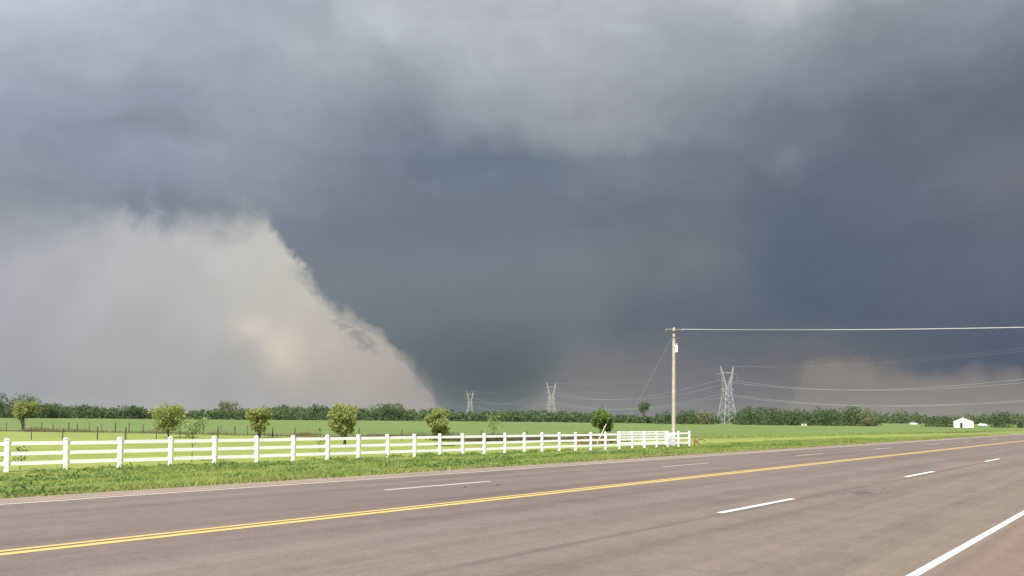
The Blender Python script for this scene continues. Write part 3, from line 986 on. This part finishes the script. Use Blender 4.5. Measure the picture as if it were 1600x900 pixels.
# --------------------------------- utility pole and its wire
PD = 86.0
pp = px_depth(1052.5, PD)
PH = height_for(pp, 514)
def utility_pole(p, label, rz):
    root = empty('utility_pole', p, rz)
    tag(root, label, 'utility pole', 'wooden utility poles')
    mb = MB()
    mb.tube([(0, 0, -.3), (0, 0, PH * .5), (.0, 0, PH)], [.185, .165, .135], 14)
    mb.build('pole', M['wood_pole'], root, smooth=False)
    ca = MB().box((0, -.19, PH - .28), (1.7, .09, .10)).build('crossarm', M['old_post'], root)
    for s in (-1, 1):
        MB().bar((s * .5, -.19, PH - .32), (0, -.17, PH - .85), .04).build('brace', M['old_post'], root)
        ins = MB().tube([(s * .78, -.19, PH - .22), (s * .78, -.19, PH - .12), (s * .78, -.19, PH - .02)], [.05, .075, .035], 8)
        ins.build('insulator', M['glass_ins'], root)
    MB().tube([(0, 0, PH), (0, 0, PH + .14)], [.06, .05], 8).build('insulator', M['ceramic'], root)
    tr = MB().tube([(.24, -.12, PH - 2.25), (.24, -.12, PH - 2.2), (.24, -.12, PH - 1.62), (.24, -.12, PH - 1.56)], [.12, .135, .135, .10], 14).build('transformer', M['white_metal'], root)
    MB().tube([(.24, -.12, PH - 1.56), (.24, -.12, PH - 1.38)], [.045, .03], 8).build('bushing', M['ceramic'], tr)
    MB().box((.12, -.06, PH - 1.9), (.12, .05, .3)).build('bracket', M['steel'], root)
    gl = MB().tube([(0, 0, .55), (0, 0, .62)], [.19, .19], 14)
    gl.build('band', M['pale_wood'], root)
    return root
utility_pole(pp, 'tall weathered wooden utility pole with crossarm behind the white fence', R(-3))
p2 = Vector((72, 66, ground_z(Vector((72, 66, 0)).dot(V))))
utility_pole(p2, 'wooden utility pole beyond the right picture edge', R(-3))
def sag_wire(name, label, a, b, sag, rad, mat, cat='wire', group=None, n=40):
    a, b = Vector(a), Vector(b)
    pts = [a.lerp(b, i / n) - Vector((0, 0, sag * 4 * (i / n) * (1 - i / n))) - a for i in range(n + 1)]
    o = MB().tube(pts, rad, 5).build(name, mat, loc=a)
    return tag(o, label, cat, group)
rot = Matrix.Rotation(R(-3), 3, 'Z')
WG = 'wires on the wooden poles'
for s, lab in ((.78, 'bright wire strung right from the pole\'s crossarm tip'), (-.78, 'bright wire strung right from the pole\'s far crossarm end')):
    a = pp + rot @ Vector((s, -.19, PH - .03))
    b = p2 + rot @ Vector((s, -.19, PH - .03))
    sag_wire('overhead_wire', lab, a, b, .55, .012, M['wire'], group=WG)
ga_ = pp + Vector((-.14, 0, PH - .75))
gb = px_depth(958, 93)
sag_wire('guy_wire', 'thin slanting guy wire left of the utility pole', ga_, gb, .25, .010, M['conductor'], group=WG)

# --------------------------------- lattice pylons and their conductors
P1 = px_depth(1136, 520)
P2 = px_depth(861, 790)
step = P2 - P1
POS = [P1 - step, P1, P2, P2 + step * 1.0]
POS[3] = px_depth(734, 1065)
PZ = math.atan2(step.y, step.x) - math.pi / 2
S = (height_for(P1, 572)) / 33.4
BZ, WZ, CZ, HZ = 0, 20.5 * S, 28.8 * S, 33.4 * S
BW, WW, CW, HW, CL, WA = 4.3, 1.6, 3.5, 4.4, 6.6, 4.3
def make_pylon():
    root = empty('lattice_pylon', (0, 0, 0), PZ)
    def hw(z):
        return BW + (WW - BW) * (z / WZ)
    th = .26
    for sx in (-1, 1):
        for sy in (-1, 1):
            MB().bar((sx * BW, sy * BW, -.3), (sx * WW, sy * WW, WZ), th).build('leg', M['steel'], root)
    zz_ = [0, 5.6, 10.2, 14, 17.4, 20.5]
    zz_ = [z * S for z in zz_]
    for a, b in zip(zz_[:-1], zz_[1:]):
        wa, wb = hw(a), hw(b)
        mb = MB()
        for q_ in range(4):
            rt = Matrix.Rotation(q_ * math.pi / 2, 3, 'Z')
            mb.bar(rt @ Vector((-wa, -wa, a)), rt @ Vector((wb, -wb, b)), .13)
            mb.bar(rt @ Vector((wa, -wa, a)), rt @ Vector((-wb, -wb, b)), .13)
            mb.bar(rt @ Vector((-wb, -wb, b)), rt @ Vector((wb, -wb, b)), .13)
        mb.build('bracing', M['steel'], root)
    for s in (-1, 1):
        mb = MB()                          # K-shaped arm: latticed strut from the waist to the horn tip
        for sy in (-1, 1):
            mb.bar((s * WW, sy * WW, WZ), (s * CW, sy * .6, CZ), .22)
            mb.bar((s * WW * .55, sy * WW * .8, WZ + .4), (s * (CW - .7), sy * .6, CZ), .16)
            n = 5
            for i in range(n):
                t0, t1 = i / n, (i + 1) / n
                a = Vector((s * WW, sy * WW, WZ)).lerp(Vector((s * CW, sy * .6, CZ)), t0)
                b = Vector((s * WW * .55, sy * WW * .8, WZ + .4)).lerp(Vector((s * (CW - .7), sy * .6, CZ)), t1)
                mb.bar(a, b, .11)
        mb.build('arm', M['steel'], root)
        mb = MB()
        for sy in (-1, 1):
            mb.bar((s * CW, sy * .6, CZ), (s * HW, 0, HZ), .2)
            mb.bar((s * (CW - .7), sy * .6, CZ), (s * HW, 0, HZ), .18)
        mb.build('horn', M['steel'], root)
        mb = MB()
        mb.bar((s * WW, 0, WZ), (s * WA, 0, WZ - .3), .24)
        mb.bar((s * WW, 0, WZ - 2.2), (s * WA, 0, WZ - .3), .18)
        mb.build('waist_arm', M['steel'], root)
        for xx, z0, L in ((s * (CL - .2), CZ - .1, 3.6), (s * (WA - .1), WZ - .3, 3.2)):
            mb = MB()
            k = 9
            pts = [(xx, 0, z0 - L * i / k) for i in range(k + 1)]
            mb.tube(pts, [.10 if i % 2 else .05 for i in range(k + 1)], 6)
            mb.build('insulator', M['glass_ins'], root)
    mb = MB()
    for sy in (-1, 1):
        mb.bar((-CL, 0, CZ), (-CW, sy * .6, CZ + .5), .17)
        mb.bar((CL, 0, CZ), (CW, sy * .6, CZ + .5), .17)
        mb.bar((-CL, 0, CZ), (CL, 0, CZ), .2)
        mb.bar((-CW, sy * .6, CZ + .9), (CW, sy * .6, CZ + .9), .15)
    for i in range(6):
        a = -CW + CW * 2 * i / 6
        mb.bar((a, .6, CZ), (a + CW / 3, .6, CZ + .9), .1)
    mb.build('crossbar', M['steel'], root)
    return root
pyl = make_pylon()
LBL = ['steel lattice pylon beyond the right picture edge', 'nearest and largest steel lattice pylon, right of the utility pole', 'middle steel lattice pylon above the far wood left of the utility pole', 'smallest, farthest lattice pylon in front of the tornado\'s foot']
for i, p in enumerate(POS):
    o = pyl if i == 0 else copy_tree(pyl)
    o.location = p
    tag(o, LBL[i], 'pylon', 'lattice pylons of the transmission line')
rotz = Matrix.Rotation(PZ, 3, 'Z')
wires = [(-HW, HZ, 5, .014, 'thin shield wire on the left horn tips of the pylons'), (HW, HZ, 5, .014, 'thin shield wire on the right horn tips of the pylons'),
         (-(CL - .2), CZ - 3.7, 9.0, .06, 'upper conductor hung from the left ends of the pylon crossbars'), (CL - .2, CZ - 3.7, 9.0, .06, 'upper conductor hung from the right ends of the pylon crossbars'),
         (-(WA - .1), WZ - 3.5, 8.0, .06, 'lower conductor hung from the left waist arms of the pylons'), (WA - .1, WZ - 3.5, 8.0, .06, 'lower conductor hung from the right waist arms of the pylons')]
for wx, wz, sag, rad, lab in wires:
    pts = []
    for a, b in zip(POS[:-1], POS[1:]):
        A = a + rotz @ Vector((wx, 0, wz))
        B = b + rotz @ Vector((wx, 0, wz))
        n = 28
        pts += [A.lerp(B, i / n) - Vector((0, 0, sag * 4 * (i / n) * (1 - i / n))) for i in range(n)]
    pts.append(B)
    o = MB().tube([p - pts[0] for p in pts], rad, 5).build('transmission_wire', M['conductor'], loc=pts[0])
    tag(o, lab, 'wire', 'conductors of the transmission line')

# --------------------------------- white shed, brown hut, far cars
sp_ = px(1505, 668.3)
shed = empty('shed', sp_, R(-24))
tag(shed, 'small white gabled shed with a dark doorway at the field\'s far edge', 'shed')
W, D_, E_, RH = 3.7, 3.4, 2.55, 4.15
mb = MB()
mb.add([(-W, -D_, 0), (W, -D_, 0), (W, -D_, E_), (0, -D_, RH), (-W, -D_, E_), (-W, D_, 0), (W, D_, 0), (W, D_, E_), (0, D_, RH), (-W, D_, E_)],
       [(0, 1, 2, 3, 4), (9, 8, 7, 6, 5), (0, 4, 9, 5), (1, 6, 7, 2)])
wl = mb.build('wall', M['siding'], shed)
for i in range(15):
    x_ = -W + (i + .5) * 2 * W / 15
    top = E_ + (RH - E_) * (1 - abs(x_) / W) - .1
    MB().box((x_, -D_ - .012, top / 2), (.06, .022, top)).build('batten', M['siding'], wl)
for s in (-1, 1):
    a, b = Vector((0, 0, RH + .06)), Vector((s * (W + .25), 0, E_ - .06))
    mb = MB()
    mb.add([(0, -D_ - .2, RH + .03), (s * (W + .25), -D_ - .2, E_ - .06), (s * (W + .25), D_ + .2, E_ - .06), (0, D_ + .2, RH + .03),
            (0, -D_ - .2, RH + .13), (s * (W + .25), -D_ - .2, E_ + .04), (s * (W + .25), D_ + .2, E_ + .04), (0, D_ + .2, RH + .13)],
           [(0, 1, 2, 3), (7, 6, 5, 4), (0, 4, 5, 1), (1, 5, 6, 2), (2, 6, 7, 3), (3, 7, 4, 0)])
    mb.build('roof', M['roof'], shed)
dr_ = MB().box((-.85, -D_ - .03, 1.08), (1.0, .05, 2.15)).build('door', M['dark'], shed)
MB().box((-1.40, -D_ - .045, 1.1), (.1, .06, 2.25)).build('frame', M['siding'], dr_)
MB().box((-.30, -D_ - .045, 1.1), (.1, .06, 2.25)).build('frame', M['siding'], dr_)

hp = px(1600, 668.5)
hut = empty('hut', hp, R(-10))
tag(hut, 'low brown board hut with a dark open front at the right edge', 'hut')
MB().box((0, 1.2, 1.0), (5.0, .12, 2.0)).build('back_wall', M['brown_board'], hut)
for s in (-1, 1):
    MB().box((s * 2.45, 0, 1.0), (.12, 2.28, 2.0)).build('side_wall', M['brown_board'], hut)
    MB().box((s * 2.4, -1.2, 1.05), (.16, .12, 2.1)).build('post', M['brown_board'], hut)
MB().box((0, -.05, 2.2), (5.5, 3.1, .16), Matrix.Rotation(R(-5), 3, 'X')).build('roof', M['roof'], hut)

def car(label, p, rz, van=0.0):
    root = empty('car', p, rz)
    tag(root, label, 'car', 'far white cars')
    prof = [(-2.2, .35), (-2.25, .85), (-2.1, 1.0), (-1.5, 1.05), (-.9, 1.48 + van), (.8, 1.52 + van), (1.45, 1.08 + van * .6), (2.1, .95), (2.25, .6), (2.2, .35)]
    def extr(pr, hw):
        n = len(pr)
        return MB().add([(a, -hw, b) for a, b in pr] + [(a, hw, b) for a, b in pr], [tuple(range(n)), tuple(reversed(range(n, 2 * n)))] + [(i, i + n, (i + 1) % n + n, (i + 1) % n) for i in range(n)])
    extr(prof, .85).build('body', M['car_paint'], root)
    for a, b in ((-1.2, -.1), (.02, 1.2)):
        tp = 1.38 + van
        for s in (-1, 1):
            win = MB().add([(a - .05, s * .86, 1.05), (b + .1, s * .86, 1.05), (b - .12, s * .86, tp), (a + .28, s * .86, tp)], [(0, 1, 2, 3)])
            win.build('window', M['car_glass'], root)
    for a in (-1.4, 1.4):
        for s in (-1, 1):
            wh = MB().tube([(a, s * .68, .33), (a, s * .89, .33)], .33, 14).build('wheel', M['tyre'], root)
            MB().tube([(a, s * .885, .33), (a, s * .90, .33)], .19, 10).build('rim', M['steel'], wh)
car('white car at the far end of the field, left of the white shed', px_depth(1427, 555, PLAIN + .2), R(8))
car('white car at the far end of the field, right of the white shed', px_depth(1535, 470, PLAIN + .2), R(8))
def hive(label, x):
    p = px_depth(x, 400, PLAIN + .05)
    root = empty('hive_box', p, R(12))
    tag(root, label, 'box', 'pale boxes before the grove')
    MB().box((0, 0, .42), (.78, .7, .84)).build('body', M['hive'], root)
    MB().box((0, 0, .88), (.9, .82, .08)).build('lid', M['hive'], root)
hive('left one of two small pale boxes before the dark grove', 1253.5)
hive('right one of two small pale boxes before the dark grove', 1258.5)

# --------------------------------- grass and weeds
def blades(n, vr_, ur_, hmin, hmax, w, mat, name, zf, label, dens=None, per=4, weight=None):
    v = rng.uniform(vr_[0], vr_[1], n)
    u = ur_[0] + (ur_[1] - ur_[0]) * rng.random(n) ** (dens or 1.0)
    pos = np.stack([v, u, np.array([zf(a) for a in v])], 1)
    if weight:
        keep = np.array([weight(a, b) > random.random() for a, b in zip(v, u)])
        pos = pos[keep]
    n = len(pos)
    hs = np.array([(.55 + .9 * max(0, .5 + mn.noise(Vector((a * .22, b * .22, 3.3))))) for a, b, _ in pos])
    pos = np.repeat(pos, per, 0)
    hs = np.repeat(hs, per)
    N = len(pos)
    pos = pos + np.concatenate([rng.normal(0, .07, (N, 2)), np.zeros((N, 1))], 1)
    h = rng.uniform(hmin, hmax, N) * hs
    a = rng.uniform(0, 2 * np.pi, N)
    d = np.stack([np.cos(a), np.sin(a), np.zeros(N)], 1)
    wv = (w * rng.uniform(.6, 1.4, N) * (1 + pos[:, 1].clip(0) / 45))[:, None]
    tip = pos + np.stack([rng.normal(0, .8, N) * h, rng.normal(0, .8, N) * h, h], 1)
    V3 = np.stack([pos - d * wv - [0, 0, .03], pos + d * wv - [0, 0, .03], tip], 1).reshape(-1, 3)
    me = np_mesh(name, V3, np.arange(3 * N).reshape(N, 3), M[mat])
    o = link(name, me, rz=RZ)
    tag(o, label, 'grass', kind='stuff')
blades(52000, (-40.5, -18.75), (2, 140), .035, .10, .016, 'grass', 'roadside_grass', ground_z, 'uneven green grass on the verge between road and white fence', 1.3)
blades(10000, (-22.0, -18.25), (2, 110), .03, .09, .014, 'dry_grass', 'dry_grass', lambda a: ground_z(a) if a < -18.7 else road_z(a), 'short dry tan grass along the road\'s edge', 1.2,
       weight=lambda a, b: min(1, (a + 22) / 2.6) * (.5 + mn.noise(Vector((a * .5, b * .25, 4.0)))) * (1 if a < -18.65 else max(0, mn.noise(Vector((0, b * .7, 7.7)))) * (-18.2 - a) * 2.2))
# broad-leaved weeds in low mounds
def mounds(n, label):
    cs = []
    for _ in range(n * 3):
        v_ = random.uniform(-40.8, -19.4)
        u_ = 2 + 118 * random.random() ** 1.2
        k_ = mn.noise(Vector((v_ * .22, u_ * .13, 9.1))) * 1.6 + .18 + (.3 if v_ < -35 else 0) - (.35 if v_ > -23 else 0) - max(0, u_ - 25) * .006
        if random.random() < k_:
            r_ = random.uniform(.18, .6)
            h_ = r_ * random.uniform(.3, .65) * .8
            m_ = int(14 + 50 * r_)
            d = rng.normal(size=(m_, 3))
            d /= np.linalg.norm(d, axis=1, keepdims=True)
            d[:, 2] = np.abs(d[:, 2])
            cs.append(np.array([v_, u_, ground_z(v_)]) + d * rng.uniform(.5, 1.0, (m_, 1)) * np.array([r_, r_ * 1.2, h_]))
        if len(cs) >= n:
            break
    v3, f3 = leaves(np.concatenate(cs), .055)
    tag(link('weed_clumps', np_mesh('weed_clumps', v3, f3, M['weeds']), rz=RZ), label, 'weeds', kind='stuff')
mounds(1500, 'low dark green weed clumps scattered over the verge')
def weed_band(name, label, pts_px, spread, n, hmin, hmax, w, mat):
    P = [px(*p) for p in pts_px]
    k = rng.integers(0, len(P) - 1, n)
    t = rng.random(n)
    A = np.array([tuple(p) for p in P])
    pos = A[k] * (1 - t[:, None]) + A[k + 1] * t[:, None]
    pos[:, :2] += rng.normal(0, spread, (n, 2))
    h = rng.uniform(hmin, hmax, n) * np.array([.35 + 1.1 * max(0, .5 + mn.noise(Vector((a[0] * .3, a[1] * .3, 1.7)))) for a in pos])
    ang = rng.uniform(0, 6.283, n)
    d = np.stack([np.cos(ang), np.sin(ang), np.zeros(n)], 1) * (w * rng.uniform(.5, 1.5, n))[:, None]
    tip = pos + np.stack([rng.normal(0, .3, n) * h, rng.normal(0, .3, n) * h, h], 1)
    v3 = np.stack([pos - d, pos + d, tip], 1).reshape(-1, 3)
    tag(link(name, np_mesh(name, v3, np.arange(3 * n).reshape(n, 3), M[mat])), label, 'grass', kind='stuff')
weed_band('dead_weeds', 'dark dead weeds along the ditch behind the middle of the white fence', [(690, 688), (760, 690), (850, 691), (965, 691)], .9, 6000, .3, .85, .035, 'dead_weed')
weed_band('dry_weeds', 'thin dry weeds along the old wire fences', [(-60, 673), (60, 674.5), (220, 677), (430, 681.5), (560, 683.5), (700, 684)], .7, 7000, .2, .6, .04, 'dead_weed2')
weed_band('field_margin_grass', 'rough yellow-green grass along the crop\'s right margin', [(1085, 684.5), (1200, 683), (1400, 678), (1600, 673), (1700, 671.5)], 1.6, 7000, .15, .45, .05, 'grass')

# ------------------------------------------------------------------ hazy air over the plain
hz = MB()
hz.box((0, 1500, (PLAIN - 1 + 48) / 2), (7000, 3600, 49 - PLAIN))
hm = bpy.data.materials.new('haze_air')
hm.use_nodes = True
hm.node_tree.nodes.clear()
q = G(hm.node_tree)
pv = q.n('ShaderNodeVolumePrincipled')
pv.inputs['Color'].default_value = (.86, .90, .95, 1)
pv.inputs['Anisotropy'].default_value = .3
pv.inputs['Density'].default_value = .00004
om = q.n('ShaderNodeOutputMaterial')
hm.node_tree.links.new(pv.outputs[0], om.inputs['Volume'])
tag(hz.build('haze', hm), 'thin pale haze lying over the plain', 'haze', kind='stuff')
